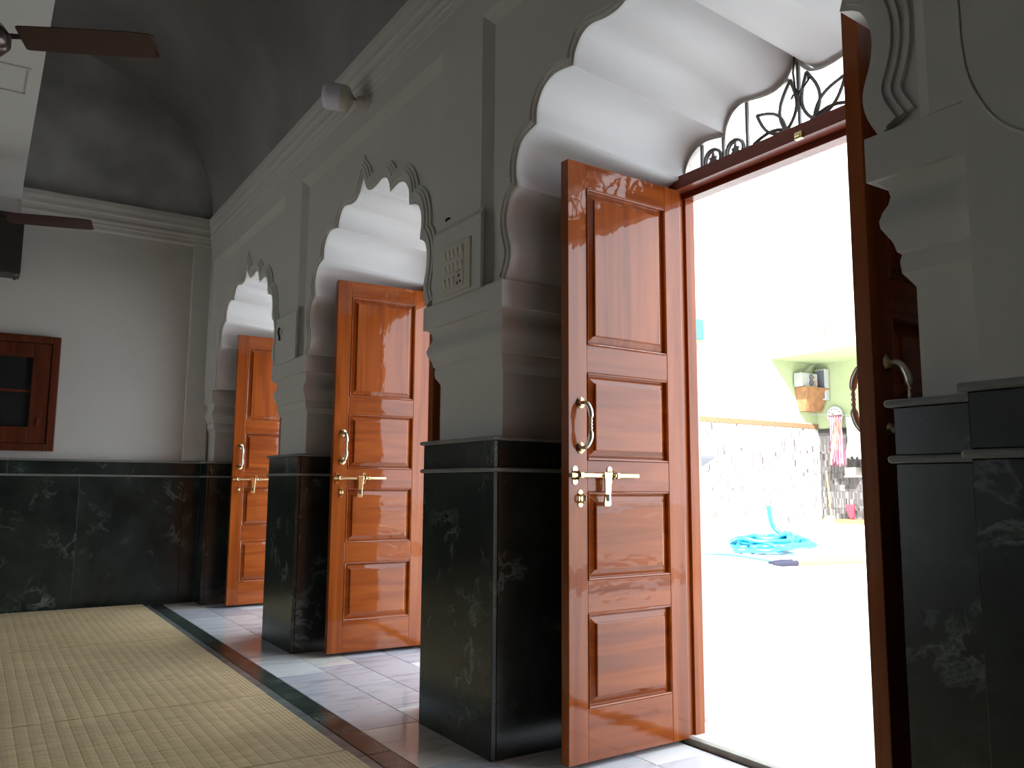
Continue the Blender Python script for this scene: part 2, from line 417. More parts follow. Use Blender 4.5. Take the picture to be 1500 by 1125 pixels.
# raised frames: top band and strips above the pillars
def chamfer_strip(name, y0, y1, z0, z1, xf, xb, ch, parent, sides='yy'):
    bm = bmesh.new()
    yl = ch if sides[0] == 'y' else 0; yr = ch if sides[1] == 'y' else 0
    loft(bm, [[(xb, y0-yl, z0), (xb, y1+yr, z0), (xb, y1+yr, z1), (xb, y0-yl, z1)],
              [(xf, y0, z0), (xf, y1, z0), (xf, y1, z1), (xf, y0, z1)]])
    return obj(name, bm, M_PLAS, parent)
bm = bmesh.new()
loft(bm, [[(.036, -2.9, 2.765), (.036, 7.2, 2.765), (.036, 7.2, 3.2), (.036, -2.9, 3.2)], [(0, -2.9, 2.81), (0, 7.2, 2.81), (0, 7.2, 3.2), (0, -2.9, 3.2)]])
obj('frame_band', bm, M_PLAS, wr)
for i, (a, b) in enumerate(PIL):
    m = (a+b)/2
    if i == len(PIL)-1: chamfer_strip('frame_strip', 6.99, 7.2, 1.706, 2.812, 0, .036, .04, wr, 'y-')
    else: chamfer_strip('frame_strip', m-.165, m+.165, 1.706, 2.812, 0.0, .036, .04, wr)
    if i in (1, 2):
        bm = bmesh.new(); y0, y1 = m-.19, m+.20
        loft(bm, [[(.0, y0, 1.70), (.0, y1, 1.70), (.0, y1, 2.015), (.0, y0, 2.015)], [(-.014, y0, 1.70), (-.014, y1, 1.70), (-.014, y1, 1.99), (-.014, y0, 1.99)]])
        obj('board_panel', bm, M_PLAS, wr)
# cornice
CORN = [(.01, 2.94), (-.004, 2.955), (-.006, 2.985), (-.014, 2.992), (-.014, 3.010), (-.022, 3.03), (-.018, 3.055), (-.022, 3.078), (-.030, 3.090), (-.030, 3.120), (-.038, 3.150), (-.040, 3.185), (.05, 3.19)]
t1 = struct(empty('trim_1', (0, 2, 2.95)), 'moulded plaster cornice under the dark vault')
bm = bmesh.new(); prism(bm, CORN, lambda p: (p[0], -2.9, p[1]), lambda p: (p[0], YB+.02, p[1])); obj('cornice', bm, M_PLAS, t1)
bm = bmesh.new(); prism(bm, CORN, lambda p: (-1.41, YB+.012+p[0], p[1]), lambda p: (.02, YB+.012+p[0], p[1])); obj('cornice', bm, M_PLAS, t1)

# end pilaster beside the near arch
bm = bmesh.new(); bx(bm, -.145, .03, .18, .715, 0, 1.115); bx(bm, -.002, .05, .10, .795, 1.115, 3.2)
pp = obj('pilaster', bm, M_PLAS, wr)
slab_ring(pp, .16, .735, .03, -.165, 'ab')
bm = bmesh.new()
cv = crs([(.790, 2.15), (.790, 1.916), (.788, 1.808), (.777, 1.738), (.745, 1.662), (.70, 1.61), (.63, 1.575), (.55, 1.56)], 5)
tube(bm, [(-.002, p[0], p[1]) for p in cv], .0035, 8); obj('bead', bm, M_PLAS, pp, smooth=60)

# ------------------------------------------------------------------ back wall
wb = struct(box('wall_back', (-6.5, XO, YB+.05, YB+.35, 0, 4.62), M_PLAS), 'white plastered end wall above a dark green marble dado')
box('frame_strip', (-.145, .036, YB+.012, YB+.05, 1.13, 2.95), M_PLAS, wb, .008)
box('frame_band', (-6.5, .036, YB+.012, YB+.05, 2.945, 3.19), M_PLAS, wb, .008)
box('lunette', (-1.41, .03, YB+.035, YB+.05, 3.19, 4.60), M_LUN, wb)
jl = [-6.5, -5.5, -4.5, -3.4, -2.35, -1.62, -.88, -.125, .0]
for a, b in zip(jl, jl[1:]): box('marble_slab', (a+.001, b-.001, YB, YB+.05, 0, 1.000), M_GREEN, wb, .0015)
ju = [-6.5, -5.5, -4.5, -3.4, -2.2, -1.36, -.54, .0]
for a, b in zip(ju, ju[1:]): box('marble_slab', (a+.001, b-.001, YB, YB+.05, 1.016, 1.114), M_GREEN, wb, .0015)
for z0, z1, pr in ((1.000, 1.016, .012), (1.114, 1.130, .014)):
    for a, b in zip(ju, ju[1:]): box('ledge', (a+.0005, b-.0005, YB-pr, YB+.05, z0, z1), M_LEDGE, wb, .0072, seg=3)

# ------------------------------------------------------------------ vault, beam, other walls
bm = bmesh.new(); nn = 40
arc = [(-1.41+1.41*math.cos(t*math.pi/2/nn), ZC+1.255*math.sin(t*math.pi/2/nn)) for t in range(nn+1)]
out_ = [(-1.41, 4.60), (.036, 4.60), (.036, ZC)]
prism(bm, arc + out_, lambda p: (p[0], -6, p[1]), lambda p: (p[0], YB+.04, p[1]))
ce = struct(obj('ceiling', bm, M_VAULT, smooth=30), 'dark grey plastered half barrel vault above the arches')
bm = bmesh.new()
prism(bm, [(-1.95-(p[0]+1.41)/1.41*4.55, p[1]) for p in arc[::-1]] + [(-6.5, 4.60), (-1.95, 4.60)], lambda p: (p[0], -6, p[1]), lambda p: (p[0], YB+.04, p[1]))
obj('vault', bm, M_VAULT, ce, smooth=30)
box('roof', (-6.9, XO+.25, -6.4, YB+.4, 4.62, 4.80), M_CREAM, ce)
t2 = struct(empty('trim_2', (-1.68, 2, 3.18)), 'white ceiling beam with recessed panels between the dark vaults')
bm = bmesh.new(); bx(bm, -1.95, -1.41, -6, YB+.04, 3.195, 4.6); obj('beam', bm, M_PLAS, t2)
for k in range(-2, 4):
    cy = 5.165 + (k-2)*2.134
    if cy > 7: continue
    for d in ((-1.90, -1.458, cy-.185, cy-.165), (-1.90, -1.458, cy+.165, cy+.185), (-1.478, -1.458, cy-.165, cy+.165), (-1.90, -1.88, cy-.165, cy+.165)):
        box('panel_moulding', (*d, 3.184, 3.196), M_PLAS, t2, .005)
bm = bmesh.new()  # curved haunch where the beam meets the end wall
prism(bm, [(YB+.04, 3.20), (YB-.55, 3.20)] + [(YB-.55+.55*math.sin(t*math.pi/16), 3.195-.10*(1-math.cos(t*math.pi/16))) for t in range(1, 9)] + [(YB+.04, 3.09)], lambda p: (-1.95, *p), lambda p: (-1.41, *p))
obj('haunch', bm, M_PLAS, t2, smooth=40)
wl = struct(empty('wall_left', (-6.65, 0, 0)), 'white plastered wall on the far side of the hall, unseen doorway added for fill light')
for a, b, z0, z1 in ((-6.3, 5.6, 0, 2.6), (6.68, YB+.4, 0, 2.6), (-6.3, YB+.4, 2.6, 4.62)): box('wall_piece', (-6.8, -6.5, a, b, z0, z1), M_PLAS, wl)  # the gap is an unseen doorway added to bring fill light indoors
box('sun_block', (-9.0, -6.8, -6.3, YB+.4, 3.0, 3.15), M_CREAM, wl)  # unseen slab added to keep direct sun out of the doorway gap
wf = struct(empty('wall_front', (-2.8, -6.15, 0)), 'plain white plastered wall behind the viewer')
for d in ((-6.5, XO, 0, 2.6), (-6.5, XO, 2.6, 4.62)): box('wall_piece', (d[0], d[1], -6.3, -6.0, d[2], d[3]), M_PLAS, wf)
box('sun_block', (-6.5, XO, -9.0, -6.3, 3.0, 3.15), M_CREAM, wf)  # unseen slab added against sun through a front opening, now walled up
gd = struct(box('ground', (-40, .8, -40, -6.0, -.3, -.02), M_GROUT), 'paved ground beyond the added doorway')
box('ground_strip', (-40, -6.5, -6.0, 40, -.3, -.02), M_GROUT, gd)
box('end_pier', (.036, XO, -6.0, .44, 0, 1.706), M_PLAS, wr)
box('end_pier', (.036, XO, -6.0, mids[0], 1.706, 4.62), M_PLAS, wr)

# ------------------------------------------------------------------ doors
def leaf(parent, hx, hy, L, ang, side, zb=.02, zt=2.138, visible_face=-1):
    """one leaf built in local coords: u from hinge (0) to free edge (L), thickness along v (0..th)"""
    th = .042
    e = empty('leaf', (hx, hy, 0)); e.rotation_euler = (0, 0, ang); 
    e.parent = parent; e.matrix_parent_inverse = wmat(parent).inverted()
    W = e
    def loc(o): o.parent = W; return o
    def lbox(name, d, mat, bev=.002):
        bm = bmesh.new(); bx(bm, *d); o = obj(name, bm, mat, None, bev); return loc(o)
    st = .085
    Z = [(1.455, 2.045), (1.040, 1.357), (.622, .932), (.192, .513)]
    lbox('stile', (0, st, 0, th, zb, zt), M_WOODZ); lbox('stile', (L-st, L, 0, th, zb, zt), M_WOODZ)
    zz = [zt] + [z for a, b in Z for z in (b, a)] + [zb]
    for k in range(0, len(zz), 2): lbox('rail', (st, L-st, .0005, th-.0005, zz[k+1], zz[k]), M_WOODX)
    for k, (a, b) in enumerate(Z):
        mat = M_WOODZ if k == 0 else M_WOODX
        bm = bmesh.new()
        def rect(i, v): return [(st+i, v, a+i), (L-st-i, v, a+i), (L-st-i, v, b-i), (st+i, v, b-i)]
        # bead, field slope, raised centre, on both faces
        rings = [rect(0, .002), rect(.004, -.003), rect(.008, .000), rect(.010, .014), rect(.012, .0142), rect(.037, .0045), rect(.0375, -.002), rect(.041, -.003)]
        loft(bm, rings, cap=False); bm.faces.new([bm.verts.new(p) for p in rect(.041, -.003)])
        rb = [[(x, th-v, z) for x, v, z in r] for r in rings]
        loft(bm, rb, cap=False); bm.faces.new([bm.verts.new(p) for p in [(x, th-v, z) for x, v, z in rect(.041, -.003)]])
        loc(obj('panel', bm, mat, None))
    # hardware on both faces
    for face in (0, 1):
        sg = -1 if face == 0 else 1; v0 = 0 if face == 0 else th
        ux = L-.055
        bm = bmesh.new()
        for zc in (1.084, 1.245): lathe(bm, [(.020, v0), (.020, v0+sg*.004), (.015, v0+sg*.008), (.011, v0+sg*.010)], (ux, 0, zc), 'y', 16)
        loc(obj('handle_rose', bm, M_BRASS, None, smooth=40))
        pts = crs([(ux, v0+sg*.008, 1.245), (ux-.004, v0+sg*.030, 1.240), (ux-.006, v0+sg*.046, 1.215), (ux-.006, v0+sg*.050, 1.19), (ux-.006, v0+sg*.050, 1.165), (ux-.006, v0+sg*.050, 1.14), (ux-.006, v0+sg*.046, 1.115), (ux-.004, v0+sg*.030, 1.090), (ux, v0+sg*.008, 1.084)], 6)
        nP = len(pts); rr = []
        for q in range(nP):
            t = abs(q/(nP-1)-.5)*2
            r_ = .0065+.0035*math.sin(min(1, t)*math.pi) if t > .28 else .0055+.0018*math.cos(q*2.1)
            rr.append(r_)
        bm = bmesh.new(); tube(bm, pts, rr, 10); loc(obj('pull_handle', bm, M_CHROME, None, smooth=60))
        if side == 'near' or face == 1: continue
        # sliding bolt
        zc = .988
        bm = bmesh.new(); tube(bm, [(L-.002, v0+sg*.012, zc), (L-.315, v0+sg*.012, zc)], .0085, 12); loc(obj('sliding_bolt', bm, M_BRASS, None, smooth=40))
        for uu in (L-.028, L-.187):
            bm = bmesh.new(); 
            lathe(bm, [(.011, v0), (.011, v0+sg*.003)], (uu, 0, zc+.022), 'y', 12); lathe(bm, [(.011, v0), (.011, v0+sg*.003)], (uu, 0, zc-.022), 'y', 12)
            bx(bm, uu-.008, uu+.008, min(v0, v0+sg*.003), max(v0, v0+sg*.003), zc-.022, zc+.022)
            q = 14; tube(bm, [(uu-.006, v0+sg*(.012+.013*math.cos(2*math.pi*k/q)), zc+.013*math.sin(2*math.pi*k/q)) for k in range(q)], .004, 6, closed=True)
            loc(obj('bolt_bracket', bm, M_BRASS, None, smooth=40))
        for uu in (L-.046, L-.214):
            bm = bmesh.new(); lathe(bm, [(.0125, -.006), (.0125, .006)], (uu, v0+sg*.012, zc), 'x', 14); loc(obj('bolt_collar', bm, M_BRASS, None, smooth=40))
        # hasp that hangs from the bolt
        u0 = L-.160
        bm = bmesh.new()
        loft(bm, [[(u0-.020, v0+sg*.021, zc+.012), (u0+.020, v0+sg*.021, zc+.012), (u0+.020, v0+sg*.028, zc+.012), (u0-.020, v0+sg*.028, zc+.012)],
                  [(u0-.016, v0+sg*.021, zc-.020), (u0+.016, v0+sg*.021, zc-.020), (u0+.016, v0+sg*.027, zc-.020), (u0-.016, v0+sg*.027, zc-.020)],
                  [(u0-.012, v0+sg*.020, zc-.070), (u0+.014, v0+sg*.020, zc-.070), (u0+.014, v0+sg*.026, zc-.070), (u0-.012, v0+sg*.026, zc-.070)],
                  [(u0-.011, v0+sg*.018, zc-.100), (u0+.021, v0+sg*.018, zc-.100), (u0+.021, v0+sg*.028, zc-.100), (u0-.011, v0+sg*.028, zc-.100)],
                  [(u0-.009, v0+sg*.018, zc-.108), (u0+.019, v0+sg*.018, zc-.108), (u0+.019, v0+sg*.028, zc-.108), (u0-.009, v0+sg*.028, zc-.108)]])
        loc(obj('hasp', bm, M_BRASS, None, .002))
        yy = sorted((v0+sg*.0265, v0+sg*.0292))
        lbox('hasp_slot', (u0-.002, u0+.010, yy[0], yy[1], zc-.090, zc-.066), M_HOLE, 0)
        # staple
        bm = bmesh.new(); us = L-.052
        for zq in (.928, .887): lathe(bm, [(.010, v0), (.010, v0+sg*.003)], (us, 0, zq), 'y', 12)
        bx(bm, us-.008, us+.008, *sorted((v0, v0+sg*.003)), .887, .928)
        q = 14; tube(bm, [(us+.004*0, v0+sg*(.014+.014*math.cos(2*math.pi*k/q)), .907+.013*math.sin(2*math.pi*k/q)) for k in range(q)], .004, 6, closed=True)
        loc(obj('staple', bm, M_BRASS, None, smooth=40))
    # hinges
    bm = bmesh.new()
    for zc in (.30, 1.1, 1.9): tube(bm, [(-.003, .042, zc-.05), (-.003, .042, zc+.05)], .006, 8)
    loc(obj('hinge', bm, M_BRASS, None, smooth=40))
    return e

def make_door(n, cy, fx, far, near, label):
    """fx: room side of the timber frame; far/near: (hinge y, free end y) of the two leaves"""
    d = struct(empty('door_%d' % n, (fx, cy, 0)), label); d['category'] = 'door'
    hy, hn = far[0]+.035, near[0]-.035
    jf, jn = cy+.80, cy-.80
    for y0, y1 in ((hy, jf), (jn, hn)):
        bm = bmesh.new()
        s = .055
        bx(bm, fx+.010, fx+.055, y0, y1, 0, 2.19)
        if y0 == hy: bx(bm, fx+.055, fx+.105, y0-.012, y1, 0, 2.19)
        else: bx(bm, fx+.055, fx+.105, y0, y1+.012, 0, 2.19)
        obj('jamb_post', bm, M_FRAMEZ, d, .002)
    bm = bmesh.new(); bx(bm, fx-.012, fx+.048, jn, jf, 2.142, 2.194); bx(bm, fx+.048, fx+.105, jn, jf, 2.118, 2.194); obj('lintel', bm, M_FRAME, d, .002)
    bm = bmesh.new(); bx(bm, fx+.002, fx+.034, hn, hy, -.004, .020); obj('threshold', bm, M_THRESH, d, .003)
    bm = bmesh.new(); bx(bm, fx+.035, fx+.104, hn, hy, -.004, .018); obj('sill_slab', bm, M_PAVE, d, .003)
    bm = bmesh.new(); bx(bm, fx-.026, fx-.010, cy-.045, cy-.015, 2.136, 2.162); bx(bm, fx-.034, fx-.022, cy-.040, cy-.020, 2.142, 2.150); obj('bolt_catch', bm, M_BRASS, d, .002)
    for which, (h, f) in (('far', far), ('near', near)):
        L = .572
        dy = max(-.2, min(.2, f-h)); a = math.asin(dy/L)     # leaf points towards the room (-x)
        if which == 'far':
            # local u -> (-cos a, sin a); visible face v=0 looks to -y, thickness towards +y
            o = leaf(d, fx, h, L, math.pi-a, 'far'); o.scale = (1, -1, 1)
        else:
            o = leaf(d, fx, h, L, math.pi-a, 'near')
    # fanlight grille
    g = empty('fanlight_grille', (fx+.03, cy, 2.194)); attach(g, d)
    gx = fx+.03
    cur = [p for p in arch_curve(cy, -.068) if p[1] > 2.19]
    bm = bmesh.new()
    # flat band against the arch
    cc = [(p[0] + (-.008 if p[0] > cy else .008), p[1]-.008) for p in cur]
    V = []
    for (y, z), (y2, z2) in zip(cur, cc): V.append([bm.verts.new((gx+sx, yy, zz)) for sx, yy, zz in ((-.012, y, z), (.03, y, z), (.03, y2, z2), (-.012, y2, z2))])
    for A, B in zip(V, V[1:]):
        for k in range(4): bm.faces.new((A[k], A[(k+1) % 4], B[(k+1) % 4], B[k]))
    obj('edge_band', bm, M_BAND, g, smooth=40)
    def ztop(yq):
        best = 2.2
        for (y0, z0), (y1, z1) in zip(cur, cur[1:]):
            if min(y0, y1) <= yq <= max(y0, y1) and abs(y1-y0) > 1e-5: best = max(best, z0+(z1-z0)*(yq-y0)/(y1-y0))
        return best
    for dd in (0, -.232, .232, -.350, .350, -.462, .462):
        box('bar', (gx-.005, gx+.005, cy+dd-.005, cy+dd+.005, 2.194, ztop(cy+dd)), M_IRON, g)
    for s in (-1, 1):
        for dd in (.292, .404):
            bm = bmesh.new(); q = 22; yc, zc, rad = cy+s*dd, 2.222, .040
            for xo in (-.006, .006): tube(bm, [(gx+xo, yc+rad*math.cos(2*math.pi*k/q), zc+rad*math.sin(2*math.pi*k/q)) for k in range(q)], .005, 6, closed=True)
            obj('ring', bm, M_IRON, g, smooth=60)
            bm = bmesh.new()  # three-pointed leaf inside the ring
            star = []
            for k in range(12):
                r_ = (.034, .014, .022, .014)[k % 4]; a = math.pi/2 + 2*math.pi*k/12
                star.append((yc+r_*math.cos(a), zc+r_*math.sin(a)))
            prism(bm, star, lambda p: (gx-.004, *p), lambda p: (gx+.004, *p)); obj('ring_leaf', bm, M_IRON, g)
        by, bz = cy+s*.058, 2.212
        for ty, tz, wd in ((.034, 2.392, .036), (.186, 2.318, .032), (.120, 2.400, .0) if False else (.205, 2.214, .020)):
            T = Vector((cy+s*ty, tz)); B0 = Vector((by, bz)); ax = T-B0; nr = Vector((-ax.y, ax.x)).normalized()
            for sd in (-1, 1):
                pts = [(gx, *(B0 + ax*t + nr*sd*wd*math.sin(math.pi*t**.85))) for t in [k/12 for k in range(13)]]
                if sd == -1: bm = bmesh.new()
                tube(bm, pts, .0065, 6)
            obj('petal', bm, M_IRON, g, smooth=60)
        bm = bmesh.new(); lathe(bm, [(.012, -.008), (.014, 0), (.012, .008)], (gx, by, bz), 'x', 12); obj('flower_centre', bm, M_IRON, g, smooth=40)
    return d
make_door(1, ARCH[0], .735, (2.300, 2.289), (1.175, 1.160), 'nearest open wooden double door, letting in the white courtyard light')
make_door(2, ARCH[1], .705, (4.430, 4.458), (3.312, 3.300), 'middle open wooden double door in the arched wall')
make_door(3, ARCH[2], .705, (6.600, 6.606), (5.480, 5.470), 'farthest open wooden double door, next to the end wall')
# dry twigs caught in the fanlight of the near door
tw = empty('dry_twig', (.75, ARCH[0]-.01, 2.33))
for pts in ([(.745, 1.735, 2.47), (.742, 1.742, 2.40), (.745, 1.738, 2.34), (.748, 1.728, 2.32)], [(.748, 1.728, 2.32), (.745, 1.70, 2.335), (.742, 1.672, 2.355)], [(.745, 1.685, 2.345), (.742, 1.68, 2.37)], [(.745, 1.72, 2.31), (.742, 1.745, 2.318), (.745, 1.755, 2.308)]):
    bm = bmesh.new(); tube(bm, pts, .0035, 5); obj('twig', bm, M_HOLE, tw)
tag(tw, 'dark dry twig caught on the centre bar of the near fanlight', 'twig')

# ------------------------------------------------------------------ window in the back wall
wd = struct(empty('window_1', (-1.62, YB+.02, 1.19)), 'dark wooden framed window in the end wall'); wd['category'] = 'window'
x0, x1, z0, z1 = -2.19, -1.072, 1.186, 2.058
yb = YB+.05
for nm, d in (('window_frame', (x1-.055, x1, yb-.045, yb, z0, z1)), ('window_frame', (x0, x0+.055, yb-.045, yb, z0, z1)), ('window_frame', (x0+.055, x1-.055, yb-.045, yb, z1-.055, z1)), ('window_frame', (x0+.055, x1-.055, yb-.045, yb, z0, z0+.055)),
              ('sash', (x1-.178, x1-.057, yb-.035, yb, z0+.057, z1-.057)), ('sash', (x0+.057, x0+.178, yb-.035, yb, z0+.057, z1-.057)),
              ('sash', (x0+.178, x1-.178, yb-.035, yb, z1-.168, z1-.057)), ('sash', (x0+.178, x1-.178, yb-.035, yb, z0+.057, z0+.178))):
    box(nm, d, M_WINWOOD, wd, .006)
box('glass_pane', (x0+.178, x1-.178, yb-.012, yb-.004, z0+.178, z1-.168), M_GLASS, wd)
box('glazing_bar', (x0+.178, x1-.178, yb-.020, yb-.010, 1.625, 1.645), M_WINWOOD, wd, .003)
box('window_latch', (x1-.130, x1-.112, yb-.050, yb-.034, 1.375, 1.425), M_WINWOOD, wd, .004)

# ------------------------------------------------------------------ straw mats
def straw_mat(y0, y1, x0, x1, label):
    bm = bmesh.new()
    xs_ = []; x = x1; n = 0
    prof = []
    edge = x1-.085
    while x > x0:
        p = .017 if x > edge else .0465
        for t in (0, .12, .5, .88):
            hgt = .024 + (.0016 if p > .03 else .0010)*math.sin(math.pi*min(1, max(0, t)))**.6
            prof.append((x-p*t, hgt))
        x -= p
    prof = [q for q in prof if q[0] > x0]
    ny = 2
    g = []
    for yy in (y0, y0+.004, y1-.004, y1):
        dz = -.004 if yy in (y0, y1) else 0
        g.append([(a, yy, b+dz) for a, b in prof])
    rings = []
    for r in g: rings.append([(prof[0][0], r[0][1], .0005)] + r + [(prof[-1][0], r[0][1], .0005)])
    loft(bm, rings)
    o = obj('straw_mat', bm, M_STRAW); tag(o, label, 'mat', 'straw mats on the hall floor'); return o
straw_mat(5.392, 6.985, -3.2, -.402, 'straw mat at the foot of the green marble end wall')
straw_mat(3.762, 5.386, -3.2, -.405, 'long straw mat between the two dark seams, beside the middle pillar')
straw_mat(2.842, 3.754, -3.2, -.408, 'short straw mat in front of the long seam, beside the nearest pillar')
straw_mat(.9, 2.836, -3.2, -.402, 'straw mat closest to the viewer at the bottom edge')

# ------------------------------------------------------------------ ceiling fans
def ceiling_fan(cx, cy, z, a0, label):
    f = empty('ceiling_fan', (cx, cy, z))
    bm = bmesh.new(); lathe(bm, [(.015, 3.195-.085), (.045, 3.195-.075), (.062, 3.195-.02), (.062, 3.195)], (cx, cy, 0), 'z', 20); obj('canopy', bm, M_FANM, f, smooth=40)
    bm = bmesh.new(); tube(bm, [(cx, cy, z+.04), (cx, cy, 3.12)], .013, 10); obj('downrod', bm, M_FANM, f, smooth=40)
    bm = bmesh.new(); lathe(bm, [(.02, .12), (.05, .10), (.045, .065), (.085, .05), (.108, .015), (.108, -.02), (.085, -.05), (.035, -.065)], (cx, cy, z), 'z', 28); obj('motor', bm, M_FANM, f, smooth=40)
    for k in range(3):
        a = a0 + k*2*math.pi/3; ca, sa = math.cos(a), math.sin(a)
        def P(r, t, h): return (cx+r*ca-t*sa, cy+r*sa+t*ca, z+h)
        bm = bmesh.new()
        loft(bm, [[P(.09, -.018, .002), P(.09, .018, .002), P(.09, .018, .008), P(.09, -.018, .008)], [P(.19, -.014, .002), P(.19, .014, .002), P(.19, .014, .008), P(.19, -.014, .008)]])
        obj('blade_bracket', bm, M_FANM, f)
        bm = bmesh.new(); rings = []
        for r, wdt in ((.155, .052), (.165, .060), (.35, .066), (.60, .068), (.672, .060), (.69, .045)):
            tilt = .018
            rings.append([P(r, -wdt, tilt-.002), P(r, 0, .001-.004), P(r, wdt, -tilt-.002), P(r, wdt, -tilt+.002), P(r, 0, .003), P(r, -wdt, tilt+.002)])
        loft(bm, rings); obj('blade', bm, M_FAN, f)
    tag(f, label, 'ceiling fan', 'brown ceiling fans under the beam')
ceiling_fan(-1.675, 3.805, 2.752, R(-27), 'brown ceiling fan nearest the viewer, top left corner')
ceiling_fan(-1.655, 6.470, 2.747, R(-17), 'brown ceiling fan farther off, in front of the black speaker')

# ------------------------------------------------------------------ loudspeaker on the back wall
s = empty('wall_speaker', (-1.53, 6.97, 2.455))
box('cabinet', (-1.69, -1.385, 6.87, 7.08, 2.468, 2.92), M_BLACK, s, .008)
box('grille_cloth', (-1.675, -1.40, 6.863, 6.871, 2.483, 2.905), M_BLACK, s, .003)
for x in (-1.66, -1.415):
    for yq in (6.90, 7.05):
        bm = bmesh.new(); lathe(bm, [(.010, -.013), (.013, 0)], (x, yq, 2.468), 'z', 10); obj('foot', bm, M_BLACK, s)
box('bracket', (-1.58, -1.49, 7.08, YB+.05, 2.62, 2.76), M_BLACK, s, .004)
tag(s, 'black box loudspeaker high on the end wall above the window', 'speaker')

# ------------------------------------------------------------------ switchboard on the near pillar
sb = empty('switchboard', (-.014, 2.80, 1.70))
yl, yr, zb_, zt_ = 2.895, 2.675, 1.712, 1.915
box('plate', (-.022, -.014, yr, yl, zb_, zt_), M_IVORY, sb, .002)
box('module_frame', (-.025, -.022, yr+.045, yl-.008, zb_+.02, zt_-.018), M_IVORY, sb, .001)
for r in range(3):
    zc = zt_-.045-.056*r
    for c in range(5):
        yc = yl-.026-.033*c
        if r == 2 and c >= 3: continue
        bm = bmesh.new()
        loft(bm, [[(-.025, yc-.012, zc-.018), (-.025, yc+.012, zc-.018), (-.025, yc+.012, zc+.018), (-.025, yc-.012, zc+.018)], [(-.0275, yc-.011, zc-.017), (-.0275, yc+.011, zc-.017), (-.033, yc+.011, zc+.017), (-.033, yc-.011, zc+.017)]])
        obj('switch', bm, M_SWITCH, sb, .001)
yc, zc = yl-.026-.033*3.5, zt_-.045-.056*1.85
for dy, dz, r_ in ((.012, -.022, .0055), (-.012, -.018, .0055), (0, .006, .007), (.010, .022, .003), (-.008, .026, .003)):
    bm = bmesh.new(); lathe(bm, [(r_, -.0262), (r_, -.0245)], (0, yc+dy, zc+dz), 'x', 12); obj('socket_hole', bm, M_HOLE, sb)
tag(sb, 'ivory switchboard with three rows of switches on the nearest pillar', 'switchboard')

# ------------------------------------------------------------------ LED bulb on the wall under the cornice
lb = empty('wall_lamp', (0, 3.775, 2.910))
b0 = Vector((0.0, 3.775, 2.910)); dr = Vector((-.80, .38, .10)).normalized()
q = dr.to_track_quat('Z', 'Y').to_matrix()
def along(prof, n=24):
    bm = bmesh.new(); loft(bm, [[b0 + q @ Vector((r*math.cos(2*math.pi*k/n), r*math.sin(2*math.pi*k/n), h)) for k in range(n)] for r, h in prof]); return bm
bm = bmesh.new(); lathe(bm, [(.034, -.004), (.034, -.020), (.030, -.026)], (0.004, 3.775, 2.910), 'x', 20); obj('holder_base', bm, M_IVORY, lb, smooth=40)
obj('holder', along([(.022, .005), (.026, .02), (.026, .055), (.020, .062)]), M_IVORY, lb, smooth=40)
obj('cap', along([(.014, .060), (.014, .078)]), M_CHROME, lb, smooth=40)
obj('lamp_body', along([(.018, .076), (.030, .086), (.058, .100), (.066, .112), (.068, .140)]), M_IVORY, lb, smooth=40)
obj('diffuser', along([(.068, .140), (.069, .205), (.064, .224), (.050, .234), (.020, .238)]), M_LAMP, lb, smooth=60)
tag(lb, 'unlit white LED bulb sticking out below the cornice', 'lamp')

# ------------------------------------------------------------------ hook and nail
hk = empty('wall_hook', (-.014, 5.02, 1.90))
bm = bmesh.new(); lathe(bm, [(.018, -.012), (.018, -.020), (.006, -.026)], (0, 5.02, 1.925), 'x', 12); obj('hook_plate', bm, M_CHROME, hk)
bm = bmesh.new(); tube(bm, crs([(-.022, 5.02, 1.925), (-.034, 5.022, 1.912), (-.034, 5.026, 1.892), (-.026, 5.036, 1.870), (-.018, 5.055, 1.852)], 5), .006, 8); obj('hook_arm', bm, M_HOLE, hk)
tag(hk, 'small dark metal hook on the plaster of the middle pillar', 'hook')
nl = bmesh.new(); tube(nl, [(.0, 2.880, 2.045), (-.012, 2.882, 2.040), (-.016, 2.884, 2.030)], .005, 8)
tag(obj('nail', nl, M_HOLE), 'tiny dark nail in the plaster above the switchboard', 'nail')

# ------------------------------------------------------------------ courtyard
cf = struct(box('courtyard_floor', (.84, 60, -30, 60, -.25, -.008), M_GROUT), 'white sunlit courtyard paving outside the near door')
for ix in range(9):
    for iy in range(8):
        tile_piece('paving_slab', .95+ix*2.0, .95+(ix+1)*2.0, -1.3+iy*2.0, -1.3+(iy+1)*2.0, 0, M_PAVE, cf, gap=.004, th=.03)
box('step_slab', (.842, .948, -3, 14, -.03, 0.0), M_PAVE, cf)
# side wall of the courtyard (faces -y) and far wall (faces -x)
w1 = struct(box('wall_courtyard_side', (8.0, 18.6, 14.72, 15.1, 0, 5.6), M_GREENP), 'sunlit green and tiled courtyard wall facing the hall')
w2 = struct(box('wall_courtyard_far', (18.49, 18.9, 6.0, 14.72, 0, 5.6), M_GREENP), 'shaded green and tiled courtyard wall behind the towels')
def wtile(name, d, mat, parent):
    key = (name, mat.name, tuple(round(d[2*i+1]-d[2*i], 3) for i in range(3)))
    if key not in shared:
        hx, hy, hz = [v/2 for v in key[2]]
        bm = bmesh.new(); bx(bm, -hx, hx, -hy, hy, -hz, hz); bmesh.ops.recalc_face_normals(bm, faces=bm.faces)
        me = bpy.data.meshes.new(name); bm.to_mesh(me); bm.free(); me.materials.append(mat); shared[key] = me
    o = bpy.data.objects.new(name, shared[key]); COL.objects.link(o); o.location = ((d[0]+d[1])/2, (d[2]+d[3])/2, (d[4]+d[5])/2); attach(o, parent)
zr = [.0, .40, .86, 1.37, 1.90, 2.60]
